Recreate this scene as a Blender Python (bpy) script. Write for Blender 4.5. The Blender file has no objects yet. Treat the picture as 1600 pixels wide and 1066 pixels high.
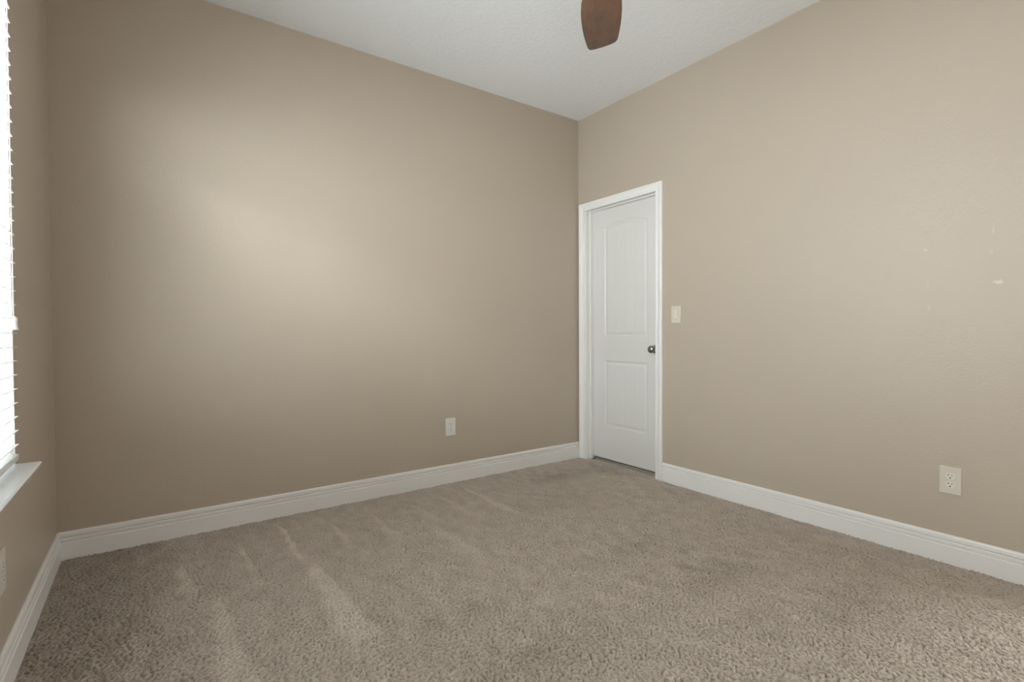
import bpy, bmesh, math, random
import numpy as np
from mathutils import Vector, Matrix
random.seed(7)
S = bpy.context.scene
COL = S.collection

# ------------------------------------------------------------------ camera
cam = bpy.data.cameras.new('camera')
cam.sensor_fit = 'HORIZONTAL'; cam.sensor_width = 36.0
cam.lens = 791.9 * 36.0 / 1600.0
cam.clip_start = 0.02
camo = bpy.data.objects.new('camera', cam); COL.objects.link(camo)
_r = Vector((0.81407296, -0.58074205, -0.00488773))
_u = Vector((0.01421909, 0.01151711, 0.99983257))
_f = Vector((0.58058853, 0.81400616, -0.01763339))
camo.matrix_world = Matrix(((_r.x, _u.x, -_f.x, -2.96475), (_r.y, _u.y, -_f.y, -3.17927),
                            (_r.z, _u.z, -_f.z, 1.06651), (0, 0, 0, 1)))
S.camera = camo

# ------------------------------------------------------------------ measures (metres; back right corner at the origin)
L = 3.337            # room width (left wall at x = -L)
W = 3.90             # room length (front wall at y = -W)
H = 2.845
WY0, WY1 = -0.845, -2.68     # window in the left wall
WZ0, WZ1 = 0.635, 2.26
DY0, DY1 = -0.068, -0.821    # rough door opening in the right wall
DZ = 2.093
EY0, EY1 = -3.02, -3.80       # unseen opening in the right wall, added to let the hall fill in

# ------------------------------------------------------------------ light and exposure
S.view_settings.view_transform = 'Standard'
S.view_settings.look = 'None'
S.view_settings.gamma = 1.0
S.view_settings.use_curve_mapping = False
S.view_settings.exposure = 0.0
DAY_POWER = 262.0       # pale daylight straight through the window
HIGH_POWER = 1650.0      # sky above the window
SOUTH_POWER = 330.0     # brighter sky to the side, slanting in towards the back wall
HALL_FILL_POWER = 78.0      # added fill from an unseen hallway, brightens the left wall
FAN_FILL_POWER = 11.0  # added fill below the fan, its source is unseen

world = bpy.data.worlds.new('world'); S.world = world
world.use_nodes = True
nt = world.node_tree; nt.nodes.clear()
out = nt.nodes.new('ShaderNodeOutputWorld'); bg = nt.nodes.new('ShaderNodeBackground')
bg.inputs['Strength'].default_value = 1.0
tc = nt.nodes.new('ShaderNodeTexCoord'); sep = nt.nodes.new('ShaderNodeSeparateXYZ')
ramp = nt.nodes.new('ShaderNodeValToRGB')
nt.links.new(tc.outputs['Generated'], sep.inputs[0])
mr = nt.nodes.new('ShaderNodeMapRange'); mr.inputs[1].default_value = -1; mr.inputs[2].default_value = 1
nt.links.new(sep.outputs[2], mr.inputs[0]); nt.links.new(mr.outputs[0], ramp.inputs[0])
ramp.color_ramp.elements[0].position = 0.47; ramp.color_ramp.elements[0].color = (0.42, 0.43, 0.40, 1)
ramp.color_ramp.elements[1].position = 0.56; ramp.color_ramp.elements[1].color = (0.88, 0.94, 1.0, 1)
mul = nt.nodes.new('ShaderNodeVectorMath'); mul.operation = 'SCALE'; mul.inputs['Scale'].default_value = 1.0
nt.links.new(ramp.outputs[0], mul.inputs[0]); nt.links.new(mul.outputs[0], bg.inputs[0])
nt.links.new(bg.outputs[0], out.inputs[0])


def area(name, loc, rot, sx, sy, power, color=(1, 1, 1), portal=False):
    d = bpy.data.lights.new(name, 'AREA'); d.shape = 'RECTANGLE'; d.size = sx; d.size_y = sy
    d.energy = power; d.color = color
    o = bpy.data.objects.new(name, d); COL.objects.link(o); o.location = loc; o.rotation_euler = rot
    if portal:
        d.cycles.is_portal = True
    return o


# soft daylight arriving at the window from outside, plus an added hall fill
WYM = (WY0 + WY1) / 2
area('window_daylight', (-L - 0.42, WYM, (WZ0 + WZ1) / 2 + 0.05), (0, math.radians(-90), 0), 1.9, 2.1, DAY_POWER, (0.945, 0.98, 1.04))
area('high_skylight', (-L - 0.95, WY1 - 0.3, 3.2), (0, math.radians(-40), math.radians(50)), 1.6, 1.6, HIGH_POWER, (0.945, 0.98, 1.04))
area('side_skylight', (-L - 0.75, WY1 - 0.3, 2.6), (0, math.radians(-55), math.radians(50)), 1.6, 1.6, SOUTH_POWER, (0.945, 0.98, 1.04))
area('added_hall_fill', (0.5, -3.4, 1.2), (0, math.radians(90), 0), 1.8, 0.9, HALL_FILL_POWER, (0.95, 0.985, 1.03))


# ------------------------------------------------------------------ materials
def mat(name, color, rough=0.5, metal=0.0, spec=0.5):
    m = bpy.data.materials.new(name); m.use_nodes = True
    b = m.node_tree.nodes['Principled BSDF']
    b.inputs['Base Color'].default_value = (*color, 1)
    b.inputs['Roughness'].default_value = rough
    b.inputs['Metallic'].default_value = metal
    b.inputs['Specular IOR Level'].default_value = spec
    return m


def N(m, kind, **kw):
    n = m.node_tree.nodes.new(kind)
    for k, v in kw.items():
        if k in n.inputs:
            n.inputs[k].default_value = v
        else:
            setattr(n, k, v)
    return n


def LK(m, a, b):
    m.node_tree.links.new(a, b)


def B(m):
    return m.node_tree.nodes['Principled BSDF']


def add_bump(m, tex_out, strength, dist):
    bp = N(m, 'ShaderNodeBump', Strength=strength, Distance=dist)
    LK(m, tex_out, bp.inputs['Height'])
    LK(m, bp.outputs[0], B(m).inputs['Normal'])
    return bp


WALL_COL = (0.424, 0.358, 0.286)


def wall_material(name, marks=()):
    m = mat(name, WALL_COL, 0.42, spec=0.35)
    g = N(m, 'ShaderNodeNewGeometry')
    n1 = N(m, 'ShaderNodeTexNoise', Scale=95.0, Detail=4.0, Roughness=0.55)
    n2 = N(m, 'ShaderNodeTexNoise', Scale=26.0, Detail=2.0)
    for n in (n1, n2):
        LK(m, g.outputs['Position'], n.inputs['Vector'])
    ad = N(m, 'ShaderNodeMath', operation='MULTIPLY_ADD'); ad.inputs[1].default_value = 0.6
    LK(m, n2.outputs[0], ad.inputs[0]); LK(m, n1.outputs[0], ad.inputs[2])
    add_bump(m, ad.outputs[0], 0.22, 0.004)
    col = None
    base = N(m, 'ShaderNodeRGB'); base.outputs[0].default_value = (*WALL_COL, 1)
    col = base.outputs[0]
    # chips and scuffs left in the paint
    if marks:
        nz = N(m, 'ShaderNodeTexNoise', Scale=60.0, Detail=3.0)
        LK(m, g.outputs['Position'], nz.inputs['Vector'])
        for (y, z, ry, rz, amt) in marks:
            s = N(m, 'ShaderNodeVectorMath', operation='SUBTRACT'); s.inputs[1].default_value = (0, y, z)
            LK(m, g.outputs['Position'], s.inputs[0])
            k = N(m, 'ShaderNodeVectorMath', operation='MULTIPLY'); k.inputs[1].default_value = (0, 1 / ry, 1 / rz)
            LK(m, s.outputs[0], k.inputs[0])
            ln = N(m, 'ShaderNodeVectorMath', operation='LENGTH'); LK(m, k.outputs[0], ln.inputs[0])
            a = N(m, 'ShaderNodeMath', operation='MULTIPLY_ADD'); a.inputs[1].default_value = 2.4
            LK(m, nz.outputs[0], a.inputs[0]); LK(m, ln.outputs[1], a.inputs[2])
            r = N(m, 'ShaderNodeMapRange'); r.inputs[1].default_value = 1.75; r.inputs[2].default_value = 2.2
            r.inputs[3].default_value = amt; r.inputs[4].default_value = 0.0
            LK(m, a.outputs[0], r.inputs[0])
            mx = N(m, 'ShaderNodeMix', data_type='RGBA')
            LK(m, r.outputs[0], mx.inputs[0]); LK(m, col, mx.inputs[6]); mx.inputs[7].default_value = (0.62, 0.58, 0.52, 1)
            col = mx.outputs[2]
    LK(m, col, B(m).inputs['Base Color'])
    return m


M = {}
M['wall'] = wall_material('beige_wall_paint')
M['wall_marked'] = wall_material('beige_wall_paint_with_chips', (
    (-2.618, 1.271, 0.020, 0.010, 0.55), (-2.368, 1.441, 0.010, 0.008, 0.28), (-2.60, 1.50, 0.006, 0.022, 0.18),
    (-2.595, 1.405, 0.008, 0.010, 0.18), (-2.375, 1.28, 0.006, 0.02, 0.12), (-2.38, 1.17, 0.008, 0.016, 0.14)))
M['ceiling'] = mat('white_ceiling_paint', (0.79, 0.81, 0.82), 0.8, spec=0.2)
g = N(M['ceiling'], 'ShaderNodeNewGeometry')
v1 = N(M['ceiling'], 'ShaderNodeTexNoise', Scale=42.0, Detail=3.0, Roughness=0.5)
LK(M['ceiling'], g.outputs['Position'], v1.inputs['Vector'])
rr = N(M['ceiling'], 'ShaderNodeMapRange'); rr.inputs[1].default_value = 0.44; rr.inputs[2].default_value = 0.6
LK(M['ceiling'], v1.outputs[0], rr.inputs[0])
add_bump(M['ceiling'], rr.outputs[0], 0.22, 0.003)
M['trim'] = mat('white_semigloss_trim', (0.74, 0.722, 0.692), 0.32)
M['door'] = mat('white_door_paint', (0.64, 0.62, 0.59), 0.38)
M['blind'] = mat('white_blind', (0.66, 0.66, 0.645), 0.4)
M['cord'] = mat('white_cord', (0.82, 0.82, 0.79), 0.7)
M['vinyl'] = mat('white_vinyl', (0.78, 0.79, 0.79), 0.35)
M['sill'] = mat('white_sill', (0.74, 0.74, 0.735), 0.22)
M['almond'] = mat('light_almond_plastic', (0.56, 0.515, 0.435), 0.35)
M['almond_face'] = mat('light_almond_receptacle', (0.64, 0.59, 0.51), 0.3)
M['white_plastic'] = mat('white_plastic', (0.62, 0.62, 0.59), 0.32)
M['slot'] = mat('dark_slot', (0.03, 0.026, 0.022), 0.6)
M['nickel'] = mat('satin_nickel', (0.36, 0.35, 0.33), 0.24, 1.0)
M['bronze'] = mat('dark_bronze', (0.07, 0.05, 0.04), 0.35, 0.8)
M['hall'] = mat('closet_paint', (0.35, 0.32, 0.28), 0.8)
M['lamp_glass'] = mat('frosted_lamp_glass', (0.85, 0.83, 0.78), 0.5)

m = bpy.data.materials.new('window_glass'); m.use_nodes = True
t = m.node_tree; t.nodes.clear()
o_ = t.nodes.new('ShaderNodeOutputMaterial'); mx = t.nodes.new('ShaderNodeMixShader')
tr = t.nodes.new('ShaderNodeBsdfTransparent'); gl = t.nodes.new('ShaderNodeBsdfGlossy')
gl.inputs['Roughness'].default_value = 0.02; tr.inputs[0].default_value = (0.93, 0.96, 0.95, 1)
mx.inputs[0].default_value = 0.06
t.links.new(tr.outputs[0], mx.inputs[1]); t.links.new(gl.outputs[0], mx.inputs[2]); t.links.new(mx.outputs[0], o_.inputs[0])
M['glass'] = m

# stained fan blade wood: grain runs along the blade's own x axis
m = mat('stained_blade_wood', (0.1, 0.05, 0.03), 0.38)
tcn = N(m, 'ShaderNodeTexCoord'); mp = N(m, 'ShaderNodeMapping'); mp.inputs['Scale'].default_value = (5, 42, 30)
LK(m, tcn.outputs['Object'], mp.inputs[0])
w1 = N(m, 'ShaderNodeTexNoise', Scale=1.0, Detail=6.0, Roughness=0.62, Distortion=0.8); LK(m, mp.outputs[0], w1.inputs['Vector'])
w2 = N(m, 'ShaderNodeTexNoise', Scale=14.0, Detail=3.0); LK(m, tcn.outputs['Object'], w2.inputs['Vector'])
cr = N(m, 'ShaderNodeValToRGB')
cr.color_ramp.elements[0].position = 0.30; cr.color_ramp.elements[0].color = (0.036, 0.022, 0.014, 1)
cr.color_ramp.elements[1].position = 0.72; cr.color_ramp.elements[1].color = (0.125, 0.060, 0.031, 1)
e = cr.color_ramp.elements.new(0.5); e.color = (0.080, 0.040, 0.022, 1)
mixn = N(m, 'ShaderNodeMath', operation='MULTIPLY_ADD'); mixn.inputs[1].default_value = 0.45
sb = N(m, 'ShaderNodeMath', operation='MULTIPLY'); sb.inputs[1].default_value = 0.6
LK(m, w1.outputs[0], sb.inputs[0]); LK(m, w2.outputs[0], mixn.inputs[0]); LK(m, sb.outputs[0], mixn.inputs[2])
LK(m, mixn.outputs[0], cr.inputs[0]); LK(m, cr.outputs[0], B(m).inputs['Base Color'])
M['wood'] = m

# cut pile carpet: the tufts are real relief, fibres a bump, pile lean, dye and painted shade vary with a colour attribute
m = mat('taupe_carpet', (0.3, 0.25, 0.2), 0.95, spec=0.1)
at = N(m, 'ShaderNodeAttribute', attribute_name='nap_shade')
g = N(m, 'ShaderNodeNewGeometry')
c1 = N(m, 'ShaderNodeTexNoise', Scale=260.0, Detail=3.0, Roughness=0.7); LK(m, g.outputs['Position'], c1.inputs['Vector'])
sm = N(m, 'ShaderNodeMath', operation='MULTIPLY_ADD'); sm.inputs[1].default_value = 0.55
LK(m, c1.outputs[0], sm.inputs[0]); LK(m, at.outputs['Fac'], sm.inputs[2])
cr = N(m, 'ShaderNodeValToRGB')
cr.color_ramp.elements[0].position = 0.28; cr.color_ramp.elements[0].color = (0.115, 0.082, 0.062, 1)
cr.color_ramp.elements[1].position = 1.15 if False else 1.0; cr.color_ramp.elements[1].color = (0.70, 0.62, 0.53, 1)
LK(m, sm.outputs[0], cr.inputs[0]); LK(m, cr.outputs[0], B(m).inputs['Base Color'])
add_bump(m, c1.outputs[0], 0.8, 0.004)
M['carpet'] = m


# ------------------------------------------------------------------ helpers
def link(name, bm, material, parent=None, smooth=False, bevel=0.0, seg=2, loc=None):
    bmesh.ops.recalc_face_normals(bm, faces=bm.faces[:])
    me = bpy.data.meshes.new(name); bm.to_mesh(me); bm.free()
    me.materials.append(material)
    o = bpy.data.objects.new(name, me); COL.objects.link(o)
    if parent:
        o.parent = parent
    if loc:
        o.location = loc
    if smooth:
        for p in me.polygons:
            p.use_smooth = True
    if bevel:
        md = o.modifiers.new('bevel', 'BEVEL'); md.width = bevel; md.segments = seg; md.limit_method = 'ANGLE'
    return o


def box(bm, a, b):
    x0, x1 = sorted((a[0], b[0])); y0, y1 = sorted((a[1], b[1])); z0, z1 = sorted((a[2], b[2]))
    v = [bm.verts.new(p) for p in ((x0, y0, z0), (x1, y0, z0), (x1, y1, z0), (x0, y1, z0),
                                   (x0, y0, z1), (x1, y0, z1), (x1, y1, z1), (x0, y1, z1))]
    for f in ((0, 3, 2, 1), (4, 5, 6, 7), (0, 1, 5, 4), (1, 2, 6, 5), (2, 3, 7, 6), (3, 0, 4, 7)):
        bm.faces.new([v[i] for i in f])


def lathe(bm, prof, origin, axis, seg=32, close=True):
    """revolve (distance along axis, radius) pairs"""
    axis = Vector(axis).normalized()
    t = Vector((0, 0, 1)) if abs(axis.z) < 0.9 else Vector((1, 0, 0))
    a = axis.cross(t).normalized(); b = axis.cross(a)
    rings = []
    for d, r in prof:
        c = Vector(origin) + axis * d
        if r < 1e-6:
            rings.append([bm.verts.new(c)])
        else:
            rings.append([bm.verts.new(c + r * (math.cos(2 * math.pi * k / seg) * a + math.sin(2 * math.pi * k / seg) * b)) for k in range(seg)])
    for p, q in zip(rings, rings[1:]):
        for k in range(seg):
            k2 = (k + 1) % seg
            if len(p) == 1 and len(q) == 1:
                continue
            if len(p) == 1:
                bm.faces.new((p[0], q[k], q[k2]))
            elif len(q) == 1:
                bm.faces.new((p[k], q[0], p[k2]))
            else:
                bm.faces.new((p[k], q[k], q[k2], p[k2]))
    if close:
        for r in (rings[0], rings[-1]):
            if len(r) > 2:
                bm.faces.new(r)


def sweep(bm, sections):
    """sections: lists of points (same count, closed loop), capped"""
    vs = [[bm.verts.new(p) for p in s] for s in sections]
    n = len(vs[0])
    for a, b in zip(vs, vs[1:]):
        for k in range(n):
            bm.faces.new((a[k], a[(k + 1) % n], b[(k + 1) % n], b[k]))
    bm.faces.new(vs[0]); bm.faces.new(vs[-1][::-1])


def tag(o, label=None, cat=None, group=None, kind=None):
    if label: o['label'] = label
    if cat: o['category'] = cat
    if group: o['group'] = group
    if kind: o['kind'] = kind
    return o


def empty(name, loc):
    o = bpy.data.objects.new(name, None); COL.objects.link(o); o.location = loc
    o.empty_display_size = 0.05
    return o


def keep(o, parent):
    """parent a mesh built in world coordinates under an Empty"""
    o.parent = parent
    o.matrix_parent_inverse = Matrix.Translation(-Vector(parent.location))
    return o


# ------------------------------------------------------------------ room shell
T = 0.115
TL = 0.16      # outer walls are thicker
bm = bmesh.new(); box(bm, (-L - TL, 0, 0), (T, T, H))
o = link('wall_back', bm, M['wall']); tag(o, 'long beige wall with orange peel paint facing the camera', 'wall', kind='structure')

bm = bmesh.new()
box(bm, (0, DY0, 0), (T, 0, H)); box(bm, (0, EY0, 0), (T, DY1, H)); box(bm, (0, -W, 0), (T, EY1, H)); box(bm, (0, EY1, 2.09), (T, EY0, H)); box(bm, (0, DY1, DZ), (T, DY0, H))
bmesh.ops.remove_doubles(bm, verts=bm.verts[:], dist=1e-5)
o = link('wall_right', bm, M['wall_marked']); tag(o, 'beige wall on the right holding the white door', 'wall', kind='structure')

bm = bmesh.new()
box(bm, (-L - TL, -W, 0), (-L, 0, WZ0 - 0.02)); box(bm, (-L - TL, -W, WZ1), (-L, 0, H))
box(bm, (-L - TL, WY0, WZ0 - 0.02), (-L, 0, WZ1)); box(bm, (-L - TL, -W, WZ0 - 0.02), (-L, WY1, WZ1))
o = link('wall_left', bm, M['wall']); tag(o, 'beige wall on the left holding the window with blinds', 'wall', kind='structure')

bm = bmesh.new()
box(bm, (-L - TL, -W - TL, 0), (T, -W, H))
o = link('wall_front', bm, M['wall']); tag(o, 'beige wall behind the camera', 'wall', kind='structure')

bm = bmesh.new(); box(bm, (-L - TL, -W - TL, H), (T, T, H + 0.1))
o = link('ceiling', bm, M['ceiling']); tag(o, 'flat white knockdown textured ceiling', 'ceiling', kind='structure')

# unseen hallway shell, added around the fill light beside the camera
bm = bmesh.new()
box(bm, (T, -4.10, 0), (1.5, -4.0, 2.6)); box(bm, (T, -2.8, 0), (1.5, -2.7, 2.6)); box(bm, (1.5, -4.1, 0), (1.6, -2.7, 2.6))
box(bm, (T, -4.1, 2.6), (1.6, -2.7, 2.7)); box(bm, (T, -4.1, -0.1), (1.6, -2.7, -0.002))
o = link('added_hall_shell', bm, M['hall']); tag(o, 'unseen shell added around the hall fill light', 'wall', kind='structure')

# closet beyond the closed door
bm = bmesh.new()
box(bm, (T, -1.3, 0), (0.9, -1.2, 2.5)); box(bm, (T, 0.3, 0), (0.9, 0.4, 2.5)); box(bm, (0.9, -1.3, 0), (1.0, 0.4, 2.5))
box(bm, (T, -1.3, 2.5), (1.0, 0.4, 2.6)); box(bm, (T, -1.3, -0.1), (1.0, 0.4, -0.002))
o = link('wall_closet', bm, M['hall']); tag(o, 'closet shell behind the closed door', 'wall', kind='structure')


# ------------------------------------------------------------------ carpet floor
def band_noise(n0, n1, step, lo, hi, seed, stretch=1.0):
    """smooth random field with wavelengths between lo and hi metres, unit deviation"""
    rng = np.random.default_rng(seed)
    a = rng.standard_normal((n0, n1)).astype(np.float32)
    F = np.fft.rfft2(a)
    fx = np.fft.fftfreq(n0, step)[:, None] * stretch; fy = np.fft.rfftfreq(n1, step)[None, :]
    f = np.sqrt(fx * fx + fy * fy)
    fl, fh = 1.0 / hi, 1.0 / lo
    F *= np.exp(-(f / fh) ** 2) * (1 - np.exp(-(f / fl) ** 2))
    r = np.fft.irfft2(F, s=(n0, n1))
    return (r / r.std()).astype(np.float32)


step = 0.0038
xs = np.arange(-L + 0.004, 0.055, step); ys = np.arange(-3.3, -0.004, step)
nx, ny = len(xs), len(ys)
X, Y = np.meshgrid(xs, ys, indexing='ij')
tuft = band_noise(nx, ny, step, 0.0115, 0.026, 3, 1.0)
wob = band_noise(nx, ny, step, 0.12, 0.5, 5)
pit = np.clip((-tuft - 0.45) / 1.3, 0, 1)
Z = 0.0030 * np.tanh(tuft) - 0.0095 * pit * pit * (3 - 2 * pit) + 0.0010 * wob - 0.0015
Z = np.minimum(Z, 0.004)
big = band_noise(nx, ny, step, 0.10, 0.45, 11, 0.6)
nap_shade = 0.43 + 0.020 * big
# vacuum strokes: wedges where the pile was pushed the other way, all running along the room
def stroke(xc, ya, yb, wa, wb, amt):
    """ya is the far tip, yb the near end; widths in metres"""
    global nap_shade
    tt = np.clip((ya - Y) / (ya - yb), 0, 1)
    w = wa + (wb - wa) * tt
    edge = 0.007 * wob
    d = (X - xc + edge) / w
    s = np.clip((d + 1) * 1.2, 0, 1) * np.clip((1 - d) * 4, 0, 1)
    lng = np.clip((ya - Y) / 0.10, 0, 1) * np.clip((Y - yb) / 0.25, 0, 1)
    nap_shade += 0.78 * amt * s * lng
STROKES = [(-2.86, -0.36, -0.86, 0.010, 0.045, 0.17), (-2.77, -0.80, -1.75, 0.02, 0.085, 0.13), (-2.61, -0.30, -0.85, 0.010, 0.030, 0.16),
           (-2.40, -0.10, -0.80, 0.010, 0.030, 0.20), (-2.385, -0.70, -1.60, 0.025, 0.105, 0.19), (-2.16, -0.24, -0.72, 0.008, 0.032, 0.15),
           (-1.93, -0.24, -0.85, 0.008, 0.045, 0.10), (-1.66, -0.20, -0.70, 0.008, 0.035, 0.07), (-1.23, -0.12, -0.85, 0.008, 0.050, 0.15),
           (-1.45, -0.18, -0.80, 0.008, 0.045, 0.08), (-1.72, -0.62, -1.35, 0.03, 0.09, 0.07), (-3.02, -0.95, -1.65, 0.02, 0.06, 0.10),
           (-2.05, -0.85, -1.5, 0.02, 0.07, 0.05)]
for s_ in STROKES:
    stroke(*s_)
# flattened, darker pile where feet turn in front of the door and along the walk to it
for (cx, cy, rx, ry, a) in [(-0.50, -0.35, 0.26, 0.11, -0.17), (-0.10, -0.46, 0.09, 0.22, -0.16), (-0.9, -0.75, 0.35, 0.16, -0.07), (-0.14, -1.18, 0.10, 0.16, -0.08),
                            (-0.97, -1.91, 0.24, 0.11, -0.13), (-1.17, -2.24, 0.18, 0.12, -0.07), (-1.90, -1.90, 0.40, 0.12, -0.11), (-0.75, -2.36, 0.22, 0.12, -0.12),
                            (-1.09, -1.51, 0.28, 0.09, -0.07), (-2.02, -1.53, 0.20, 0.08, -0.08), (-0.28, -1.9, 0.14, 0.32, -0.06)]:
    d2 = ((X - cx + 0.03 * wob) / rx) ** 2 + ((Y - cy + 0.02 * big) / ry) ** 2
    nap_shade += 0.72 * a * np.exp(-d2)
# darker strip along the window: reversed pile, with the shade below it painted in
nap_shade -= 0.13 / (1 + np.exp((X + 2.93 + 0.03 * wob) / 0.06))
nap_shade = nap_shade + 0.045 * np.tanh(tuft) - 0.10 * pit  # tuft tips lightened, pits darkened: their shading painted into the colour
co = np.stack([X, Y, Z], -1).reshape(-1, 3).astype(np.float32)
idx = (np.arange(nx)[:, None] * ny + np.arange(ny)[None, :])
q = np.stack([idx[:-1, :-1], idx[1:, :-1], idx[1:, 1:], idx[:-1, 1:]], -1).reshape(-1, 4)
nap_shade_f = nap_shade.reshape(-1).astype(np.float32)
# plain surrounding strips (behind the camera and under the skirtings) close the floor
nb = len(co)
ext = [(-L - TL, T, -W - TL, -3.30)]
strips = []
for (xa, xb, ya, yb) in ext:
    strips.append([(xa, ya, -0.001), (xb, ya, -0.001), (xb, yb, -0.001), (xa, yb, -0.001)])
strips.append([(-L - TL, -3.4, -0.016), (T, -3.4, -0.016), (T, T, -0.016), (-L - TL, T, -0.016)])
for s_ in strips:
    q = np.vstack([q, [[nb, nb + 1, nb + 2, nb + 3]]]); co = np.vstack([co, np.array(s_, np.float32)])
    nap_shade_f = np.concatenate([nap_shade_f, np.full(4, 0.45, np.float32)]); nb += 4
me = bpy.data.meshes.new('floor')
me.vertices.add(len(co)); me.vertices.foreach_set('co', co.astype(np.float32).reshape(-1))
me.loops.add(len(q) * 4); me.loops.foreach_set('vertex_index', q.reshape(-1).astype(np.int32))
me.polygons.add(len(q)); me.polygons.foreach_set('loop_start', np.arange(0, len(q) * 4, 4, dtype=np.int32))
me.polygons.foreach_set('loop_total', np.full(len(q), 4, np.int32))
me.polygons.foreach_set('use_smooth', np.ones(len(q), bool))
me.update()
at = me.attributes.new('nap_shade', 'FLOAT', 'POINT'); at.data.foreach_set('value', nap_shade_f)
me.materials.append(M['carpet'])
o = bpy.data.objects.new('floor', me); COL.objects.link(o)
tag(o, 'taupe cut pile carpet with vacuum strokes covering the room', 'carpet', kind='structure')

# ------------------------------------------------------------------ baseboards
BP = [(0, -0.004), (0.016, -0.004), (0.016, 0.0775), (0.0130, 0.0800), (0.0085, 0.0806), (0.0085, 0.0818), (0.0125, 0.0866), (0.0130, 0.0975),
      (0.0110, 0.0996), (0.0058, 0.1002), (0.0058, 0.1016), (0.0112, 0.1066), (0.0112, 0.1210), (0.0090, 0.1262), (0.0040, 0.1297), (0, 0.1297)]


def baseboard(name, p0, p1, nrm, m0, m1, label):
    """profile along p0-p1, nrm points into the room, m0/m1 mitre each end"""
    bm = bmesh.new()
    p0 = Vector(p0); p1 = Vector(p1); n = Vector(nrm); d = (p1 - p0).normalized()
    sweep(bm, [[p0 + n * t_ + Vector((0, 0, z)) + d * (t_ if m0 else 0) for t_, z in BP],
               [p1 + n * t_ + Vector((0, 0, z)) - d * (t_ if m1 else 0) for t_, z in BP]])
    o = link(name, bm, M['trim']); tag(o, label, 'baseboard', kind='structure')


baseboard('baseboard_back', (-L, 0, 0), (0, 0, 0), (0, -1, 0), True, False, 'white profiled baseboard along the back wall')
baseboard('baseboard_left', (-L, 0, 0), (-L, -W, 0), (1, 0, 0), True, True, 'white profiled baseboard below the window')
baseboard('baseboard_right', (0, -0.872, 0), (0, EY0, 0), (-1, 0, 0), False, False, 'white profiled baseboard from the door to the right edge')
baseboard('baseboard_front', (-L, -W, 0), (0, -W, 0), (0, 1, 0), True, True, 'white baseboard behind the camera')

# ------------------------------------------------------------------ door casing, jamb, leaf
# (distance outward from the casing's inner edge, projection from the wall)
CP = [(0, 0), (0, 0.0085), (0.004, 0.0105), (0.016, 0.0112), (0.020, 0.0085), (0.024, 0.0100), (0.036, 0.0150), (0.046, 0.0178), (0.056, 0.0180), (0.0600, 0.0165), (0.062, 0.0130), (0.062, 0)]
ci_l, ci_r, ci_t = -0.080, -0.809, 2.070
bm = bmesh.new()
secs = [[(-p, ci_l + w, -0.003) for w, p in CP], [(-p, ci_l + w, ci_t + w) for w, p in CP],
        [(-p, ci_r - w, ci_t + w) for w, p in CP], [(-p, ci_r - w, -0.003) for w, p in CP]]
sweep(bm, secs)
o = link('trim_1', bm, M['trim']); tag(o, 'white moulded casing around the door', 'door casing', kind='structure')

bm = bmesh.new()
jy0, jy1, jz = -0.086, -0.803, 2.076
for loop in ([(DY0, 0), (DY0, DZ), (DY1, DZ), (DY1, 0)],):
    pass
box(bm, (0.0, DY0, -0.003), (T, jy0, DZ)); box(bm, (0.0, jy1, -0.003), (T, DY1, DZ)); box(bm, (0.0, jy0, jz), (T, jy1, DZ))
# stops
box(bm, (0.045, jy0, -0.003), (0.079, jy0 - 0.0115, jz)); box(bm, (0.045, jy1, -0.003), (0.079, jy1 + 0.0115, jz))
box(bm, (0.045, jy0 - 0.0115, jz - 0.0115), (0.079, jy1 + 0.0115, jz))
o = link('trim_2', bm, M['trim'], bevel=0.0012); tag(o, 'white door jamb with stop inside the casing', 'door jamb', kind='structure')

door = empty('door_1', (0.080, -0.4445, 0.018)); tag(door, 'white two panel arched top door closed in the right wall', 'door', kind='structure')
LY0, LY1, LZ0, LZ1 = -0.089, -0.800, 0.018, 2.071
gs = 0.004
gy = np.linspace(LY1, LY0, int((LY0 - LY1) / gs) + 1); gz = np.linspace(LZ0, LZ1, int((LZ1 - LZ0) / gs) + 1)
GY, GZ = np.meshgrid(gy, gz, indexing='ij')
PY0, PY1 = -0.668, -0.226
pc = (PY0 + PY1) / 2; hw = (PY1 - PY0) / 2


def prof(d):
    xp = [-1, 0, 0.005, 0.009, 0.020, 0.030, 0.036, 9]
    fp = [0, 0, 0.0055, 0.0065, 0.0052, 0.0022, 0.0010, 0.0010]
    return np.interp(d, xp, fp)


def plank(d, Yv):
    g_ = 0
    for k in (-0.5, 0.0, 0.5):
        g_ = g_ + np.clip(1 - np.abs(Yv - (pc + k * (hw - 0.03))) / 0.005, 0, 1)
    return np.where(d > 0.036, 0.0018 * g_, 0)


ztop = 1.912 + 0.038 * (1 - ((GY - pc) / hw) ** 2)
dU = np.minimum(np.minimum(GY - PY0, PY1 - GY), np.minimum(GZ - 1.030, (ztop - GZ) * 0.985))
dL = np.minimum(np.minimum(GY - PY0, PY1 - GY), np.minimum(GZ - 0.290, 0.828 - GZ))
hgt = prof(dU) + plank(dU, GY) + prof(dL) + plank(dL, GY)
xf = 0.080 + hgt
co = np.stack([xf, GY, GZ], -1).reshape(-1, 3)
ay, az = len(gy), len(gz)
idx = (np.arange(ay)[:, None] * az + np.arange(az)[None, :])
q = np.stack([idx[:-1, :-1], idx[:-1, 1:], idx[1:, 1:], idx[1:, :-1]], -1).reshape(-1, 4)
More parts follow.
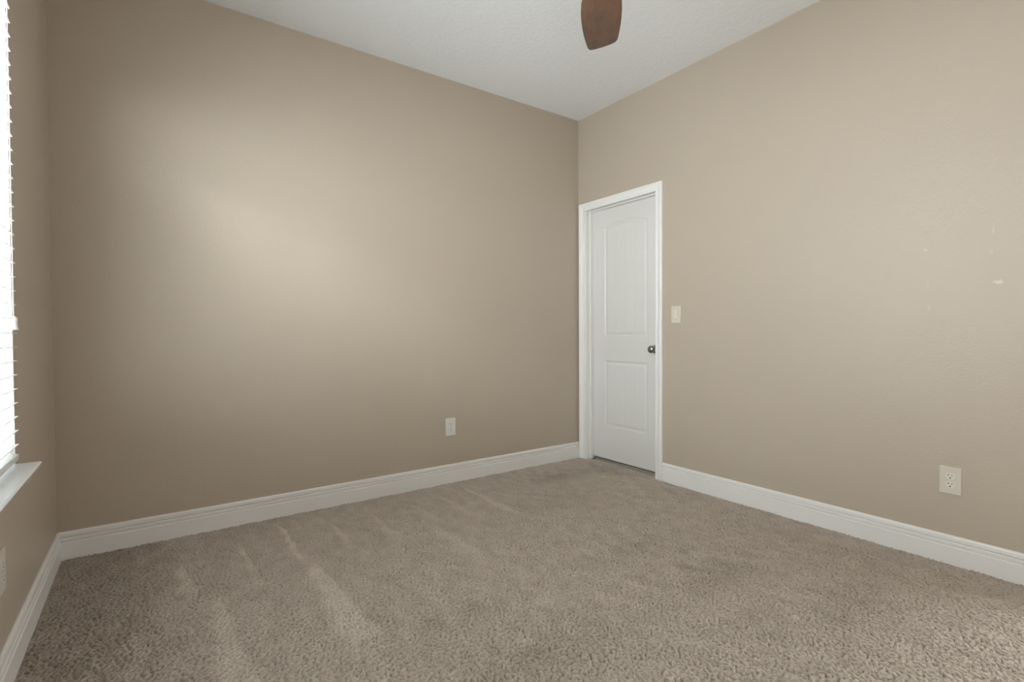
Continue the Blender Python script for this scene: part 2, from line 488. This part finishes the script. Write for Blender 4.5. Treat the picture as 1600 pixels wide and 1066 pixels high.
# edges and back
border = list(idx[:, 0]) + list(idx[-1, 1:]) + list(idx[::-1, -1][1:]) + list(idx[0, ::-1][1:-1])
nb = len(co); back = []
for b in border:
    p = co[b]; back.append((T, p[1], p[2]))
co = np.vstack([co, back])
faces = [tuple(int(v) for v in f) for f in q]
n = len(border)
for k in range(n):
    k2 = (k + 1) % n
    faces.append((int(border[k]), int(border[k2]), nb + k2, nb + k))
faces.append(tuple(nb + k for k in range(n)))
me = bpy.data.meshes.new('door_leaf'); me.from_pydata([tuple(map(float, c)) for c in co], [], faces)
me.materials.append(M['door'])
for i, p in enumerate(me.polygons):
    p.use_smooth = i < len(q)
leaf = bpy.data.objects.new('door_leaf', me); COL.objects.link(leaf)
bm = bmesh.new(); bm.from_mesh(me); bmesh.ops.recalc_face_normals(bm, faces=bm.faces[:]); bm.to_mesh(me); bm.free()
keep(leaf, door)

kp = (0.0798, -0.741, 0.934)
bm = bmesh.new()
lathe(bm, [(0.0, 0.0325), (0.004, 0.0325), (0.009, 0.029), (0.012, 0.018), (0.020, 0.0125), (0.030, 0.0125), (0.035, 0.019),
           (0.042, 0.0262), (0.050, 0.0285), (0.058, 0.0268), (0.064, 0.021), (0.0675, 0.012), (0.0685, 0.0)], kp, (-1, 0, 0), 40)
o = link('door_knob', bm, M['nickel'], smooth=True); keep(o, door); o['label'] = 'round satin nickel door knob'


# ------------------------------------------------------------------ plates on the walls
def rounded_rect(w, h, r, n=5):
    pts = []
    for cx, cy, a0 in ((w / 2 - r, h / 2 - r, 0), (-w / 2 + r, h / 2 - r, 90), (-w / 2 + r, -h / 2 + r, 180), (w / 2 - r, -h / 2 + r, 270)):
        for k in range(n + 1):
            a = math.radians(a0 + 90 * k / n); pts.append((cx + r * math.cos(a), cy + r * math.sin(a)))
    return pts


def plate_frame(pos, nrm):
    """local x along the wall, y out of the wall, z up"""
    n = Vector(nrm); z = Vector((0, 0, 1)); x = n.cross(z) * -1
    return Matrix((x, n, z)).transposed().to_4x4(), Vector(pos)


def slab(bm, outline, y0, y1, inset=0.0, c=(0, 0)):
    a = [(x + c[0], y0, z + c[1]) for x, z in outline]
    secs = [a]
    if inset:
        mid = y1 - inset * 0.6
        secs.append([(x + c[0], mid, z + c[1]) for x, z in outline])
        w = max(abs(p[0]) for p in outline); h = max(abs(p[1]) for p in outline)
        secs.append([(x * (w - inset) / w + c[0], y1, z * (h - inset) / h + c[1]) for x, z in outline])
    else:
        secs.append([(x + c[0], y1, z + c[1]) for x, z in outline])
    sweep(bm, secs)


def outlet_face_outline():
    pts = []
    for k in range(40):
        a = 2 * math.pi * k / 40
        pts.append((0.0172 * math.cos(a), max(-0.0143, min(0.0143, 0.0172 * math.sin(a)))))
    return pts


def make_outlet(pos, nrm, label, mp, mf, w=0.079, h=0.124):
    root = empty('wall_outlet', pos)
    rot, _ = plate_frame(pos, nrm)
    root.matrix_world = Matrix.Translation(Vector(pos)) @ rot
    tag(root, label, 'outlet', 'duplex wall outlets')
    bm = bmesh.new(); slab(bm, rounded_rect(w, h, 0.003), 0.0, 0.0062, 0.0032)
    link('cover_plate', bm, mp, root)
    for sgn in (1, -1):
        cz = 0.0195 * sgn
        bm = bmesh.new(); slab(bm, outlet_face_outline(), 0.0045, 0.0078, 0.0008, (0, cz))
        rc = link('receptacle', bm, mf, root)
        bm = bmesh.new()
        box(bm, (-0.0078, 0.0070, cz + 0.0018), (-0.0052, 0.0081, cz + 0.0098))
        box(bm, (0.0055, 0.0070, cz + 0.0026), (0.0077, 0.0081, cz + 0.0090))
        lathe(bm, [(0, 0.0031), (0.0011, 0.0031)], (0, 0.0070, cz - 0.0068), (0, 1, 0), 16)
        link('slots', bm, M['slot'], rc)['label'] = 'dark blade slots and ground hole'
    bm = bmesh.new(); lathe(bm, [(0, 0.0032), (0.0009, 0.0030), (0.0013, 0.0)], (0, 0.0062, 0), (0, 1, 0), 16)
    link('screw', bm, mp, root, smooth=True)
    return root


make_outlet((0, -2.466, 0.3795), (-1, 0, 0), 'almond duplex outlet low on the right wall above the baseboard', M['almond'], M['almond_face'])
make_outlet((-1.238, 0, 0.3945), (0, -1, 0), 'white duplex outlet low on the long back wall left of the door', M['white_plastic'], M['white_plastic'])
make_outlet((-L, -1.088, 0.364), (1, 0, 0), 'pale duplex outlet under the window sill, cut by the photo edge', M['almond'], M['white_plastic'], 0.079, 0.130)

# rocker light switch
pos = (0, -0.982, 1.183)
sw = empty('light_switch', pos); rot, _ = plate_frame(pos, (-1, 0, 0)); sw.matrix_world = Matrix.Translation(Vector(pos)) @ rot
tag(sw, 'almond rocker light switch on the right wall beside the door', 'light switch')
bm = bmesh.new(); slab(bm, rounded_rect(0.078, 0.121, 0.003), 0.0, 0.0062, 0.0032); link('cover_plate', bm, M['almond'], sw)
bm = bmesh.new(); slab(bm, rounded_rect(0.0345, 0.068, 0.001), 0.004, 0.0068, 0.0006); link('rocker_frame', bm, M['almond'], sw)
bm = bmesh.new()
v = [(-0.0150, 0.0062, -0.0315), (0.0150, 0.0062, -0.0315), (0.0150, 0.0062, 0.0315), (-0.0150, 0.0062, 0.0315),
     (-0.0142, 0.0118, -0.0308), (0.0142, 0.0118, -0.0308), (0.0142, 0.0072, 0.0308), (-0.0142, 0.0072, 0.0308)]
vs = [bm.verts.new(p) for p in v]
for f in ((0, 3, 2, 1), (4, 5, 6, 7), (0, 1, 5, 4), (1, 2, 6, 5), (2, 3, 7, 6), (3, 0, 4, 7)):
    bm.faces.new([vs[i] for i in f])
link('rocker', bm, M['almond_face'], sw, bevel=0.0008)


# ------------------------------------------------------------------ windows
def window(name, along, a0, a1, z0, z1, wall, outward, label):
    """vinyl single hung window set in the outer part of a wall; along = 'x' or 'y'"""
    def P(a, d, z):   # a along the wall, d outward from the inner wall face
        return (a, wall + outward * d, z) if along == 'x' else (wall + outward * d, a, z)
    root = empty(name, P((a0 + a1) / 2, 0.12, z0)); tag(root, label, 'window', kind='structure')
    units = [(a0, (a0 + a1) / 2), ((a0 + a1) / 2, a1)]
    bm = bmesh.new(); f = 0.045
    for u0, u1 in units:
        box(bm, P(u0, 0.10, z0), P(u0 + f, 0.155, z1)); box(bm, P(u1 - f, 0.10, z0), P(u1, 0.155, z1))
        box(bm, P(u0 + f, 0.10, z0), P(u1 - f, 0.155, z0 + f)); box(bm, P(u0 + f, 0.10, z1 - f), P(u1 - f, 0.155, z1))
    keep(link('window_frame', bm, M['vinyl'], bevel=0.002), root)
    for u0, u1 in units:
        zm = (z0 + z1) / 2; s = 0.03
        for (sa, sb, d0) in ((z0 + f, zm + 0.02, 0.105), (zm - 0.02, z1 - f, 0.128)):
            bm = bmesh.new(); A, Bb = u0 + f, u1 - f
            box(bm, P(A, d0, sa), P(A + s, d0 + 0.022, sb)); box(bm, P(Bb - s, d0, sa), P(Bb, d0 + 0.022, sb))
            box(bm, P(A + s, d0, sa), P(Bb - s, d0 + 0.022, sa + s)); box(bm, P(A + s, d0, sb - s), P(Bb - s, d0 + 0.022, sb))
            sash = keep(link('sash', bm, M['vinyl'], bevel=0.002), root)
            bm = bmesh.new(); box(bm, P(A + s - 0.004, d0 + 0.009, sa + s - 0.004), P(Bb - s + 0.004, d0 + 0.013, sb - s + 0.004))
            pane = link('pane', bm, M['glass']); pane.parent = sash; pane.matrix_parent_inverse = sash.matrix_parent_inverse.copy()
            sash.matrix_basis = Matrix.Identity(4)
            pane.matrix_parent_inverse = Matrix.Identity(4)
    return root


win = window('window_1', 'y', WY1 + 0.0, WY0 - 0.0, WZ0, WZ1, -L, -1, 'white vinyl window behind the blinds in the left wall')
# painted return lining of the left window, jambs and head
bm = bmesh.new()
box(bm, (-L - 0.10, WY0 + 0.0005, WZ0), (-L - 0.0005, WY0 - 0.004, WZ1)); box(bm, (-L - 0.10, WY1 - 0.0005, WZ0), (-L - 0.0005, WY1 + 0.004, WZ1))
box(bm, (-L - 0.10, WY0, WZ1 + 0.0005), (-L - 0.0005, WY1, WZ1 - 0.004))
keep(link('window_return', bm, M['trim']), win)
# sill (stool) with a stepped nose, flush with the side of the opening
SP = [(-0.10, -0.022), (0.050, -0.022), (0.0555, -0.0205), (0.0580, -0.0165), (0.0585, -0.0130), (0.0615, -0.0115), (0.0650, -0.0075),
      (0.0660, -0.0035), (0.0640, -0.0008), (0.0600, 0.0), (-0.10, 0.0)]
bm = bmesh.new()
sweep(bm, [[(-L + p, WY0 - 0.0045, WZ0 + z) for p, z in SP], [(-L + p, WY1 + 0.0045, WZ0 + z) for p, z in SP]])
keep(link('window_sill', bm, M['sill']), win)['label'] = 'white sill with a rounded stepped front edge'

# ------------------------------------------------------------------ blinds
bl = empty('window_blind', (-L - 0.018, (WY0 + WY1) / 2, WZ0)); tag(bl, 'white horizontal slat blind hanging in the left window', 'blind')
pitch = 0.0463; xc = -L - 0.0135; tilt = math.radians(-10); hwid = 0.0253
by0, by1 = WY0 - 0.007, WY1 + 0.007
bm = bmesh.new()
zz = WZ0 + 0.062; zs = []
while zz < WZ1 - 0.075:
    zs.append(zz); zz += pitch
for z in zs:
    top, bot = [], []
    for k in range(7):
        s = -1 + 2 * k / 6
        cr_ = 0.0022 * (1 - s * s)
        px = hwid * s; pz = cr_
        X_ = px * math.cos(tilt) + pz * math.sin(tilt); Z_ = -px * math.sin(tilt) + pz * math.cos(tilt)
        top.append((X_, Z_ + 0.0013)); bot.append((X_, Z_ - 0.0013))
    loop = top + bot[::-1]
    sweep(bm, [[(xc + a, by0, z + b) for a, b in loop], [(xc + a, by1, z + b) for a, b in loop]])
keep(link('slats', bm, M['blind']), bl)
bm = bmesh.new(); box(bm, (xc - 0.025, by0, WZ1 - 0.052), (xc + 0.022, by1, WZ1 - 0.006)); keep(link('headrail', bm, M['blind'], bevel=0.002), bl)
bm = bmesh.new(); box(bm, (xc - 0.025, by0, WZ0 + 0.014), (xc + 0.023, by1, WZ0 + 0.034)); keep(link('bottom_rail', bm, M['blind'], bevel=0.003), bl)
for yl in (WY0 - 0.115, WY0 - 0.52, (WY0 + WY1) / 2 - 0.1, WY1 + 0.52, WY1 + 0.115):
    bm = bmesh.new()
    for xo in (-0.0262, 0.0262):
        lathe(bm, [(0, 0.0012), (WZ1 - WZ0 - 0.07, 0.0012)], (xc + xo, yl, WZ0 + 0.03), (0, 0, 1), 8)
    for z in zs:
        box(bm, (xc - 0.026, yl - 0.0008, z - 0.0035), (xc + 0.026, yl + 0.0008, z - 0.0025))
    keep(link('ladder_cord', bm, M['cord'], smooth=True), bl)
# pull cord with tassel at the near end
cy_ = by0 - 0.058; cxx = xc + 0.0265; tz = 1.125
bm = bmesh.new()
lathe(bm, [(0, 0.0014), (WZ1 - 0.05 - tz, 0.0014)], (cxx, cy_, tz), (0, 0, 1), 10)
pcord = keep(link('pull_cord', bm, M['cord'], smooth=True), bl)
bm = bmesh.new()
lathe(bm, [(0, 0.0), (0.0, 0.0105), (0.004, 0.0122), (0.008, 0.0112), (0.012, 0.0098), (0.024, 0.0090), (0.034, 0.0102), (0.040, 0.0090), (0.044, 0.005), (0.046, 0.0)],
      (cxx, cy_, tz - 0.044), (0, 0, 1), 20, close=False)
tas = link('tassel', bm, M['blind'], smooth=True); tas.parent = pcord

# ------------------------------------------------------------------ ceiling fan
FC = Vector((-1.809, -2.032, 2.33))
fan = empty('ceiling_fan', (FC.x, FC.y, H)); tag(fan, 'ceiling fan, one stained brown wooden blade showing at the top edge', 'ceiling fan')
bm = bmesh.new(); lathe(bm, [(0, 0.07), (0.012, 0.072), (0.045, 0.055), (0.06, 0.022), (0.062, 0.0)], (FC.x, FC.y, H - 0.0002), (0, 0, -1), 40)
keep(link('canopy', bm, M['bronze'], smooth=True), fan)
bm = bmesh.new(); lathe(bm, [(0, 0.0125), (H - 2.48, 0.0125)], (FC.x, FC.y, 2.44), (0, 0, 1), 20)
keep(link('downrod', bm, M['bronze'], smooth=True), fan)
bm = bmesh.new(); lathe(bm, [(0, 0.03), (0.02, 0.055), (0.05, 0.11), (0.09, 0.135), (0.13, 0.130), (0.16, 0.09), (0.17, 0.06), (0.2, 0.055), (0.2, 0.0)], (FC.x, FC.y, 2.465), (0, 0, -1), 48)
keep(link('motor_housing', bm, M['bronze'], smooth=True), fan)
bm = bmesh.new(); lathe(bm, [(0, 0.05), (0.02, 0.10), (0.05, 0.125), (0.08, 0.11), (0.105, 0.06), (0.115, 0.0)], (FC.x, FC.y, 2.264), (0, 0, -1), 40)
keep(link('lamp_shade', bm, M['lamp_glass'], smooth=True), fan)
# blade outline: radial position, half width
half = [(0.205, 0.050), (0.22, 0.056), (0.27, 0.071), (0.32, 0.081), (0.38, 0.0865), (0.44, 0.0880), (0.50, 0.0865), (0.55, 0.0835), (0.60, 0.0785), (0.64, 0.0735), (0.661, 0.0700), (0.672, 0.0655), (0.680, 0.0580), (0.6845, 0.047), (0.6865, 0.033), (0.6875, 0.016)]
half = [(r * 0.9133 + 0.0489, s * 0.930) for r, s in half]
outl = [(r, s) for r, s in half] + [(0.6775, 0.0)] + [(r, -s) for r, s in half[::-1]]
for k in range(4):
    ang = math.radians(43.1 + 90 * k)
    R_ = Matrix.Translation(FC) @ Matrix.Rotation(ang, 4, 'Z') @ Matrix.Rotation(math.radians(-12), 4, 'X')
    bm = bmesh.new()
    a = [bm.verts.new((r, s, 0.003)) for r, s in outl]; b = [bm.verts.new((r, s, -0.003)) for r, s in outl]
    n = len(outl)
    bm.faces.new(a); bm.faces.new(b[::-1])
    for i in range(n):
        bm.faces.new((a[i], b[i], b[(i + 1) % n], a[(i + 1) % n]))
    bd = link('blade', bm, M['wood'], bevel=0.0015)
    bd.parent = fan; bd.matrix_parent_inverse = Matrix.Translation(-Vector(fan.location)); bd.matrix_basis = R_
    bm = bmesh.new()
    box(bm, (0.10, -0.018, -0.012), (0.24, 0.018, -0.0032)); box(bm, (0.21, -0.042, -0.0075), (0.275, 0.042, -0.0032))
    for (sx, sy) in ((0.245, 0.028), (0.245, -0.028), (0.262, 0.0)):
        lathe(bm, [(0, 0.005), (0.002, 0.004), (0.0028, 0)], (sx, sy, -0.0075), (0, 0, -1), 12)
    br = link('blade_arm', bm, M['bronze'], bevel=0.001); br.parent = bd
# soft fill light added below the fan's glass, no lamp is seen there
d = bpy.data.lights.new('fan_fill', 'POINT'); d.energy = FAN_FILL_POWER; d.shadow_soft_size = 0.10; d.color = (1.0, 0.965, 0.91)
lo = bpy.data.objects.new('fan_fill', d); COL.objects.link(lo); lo.location = (FC.x, FC.y, 2.04)

# ------------------------------------------------------------------ render settings that travel with the scene
c = S.cycles
c.max_bounces = 10; c.diffuse_bounces = 6; c.glossy_bounces = 3; c.transparent_max_bounces = 12
c.sample_clamp_indirect = 4.0
c.use_denoising = True
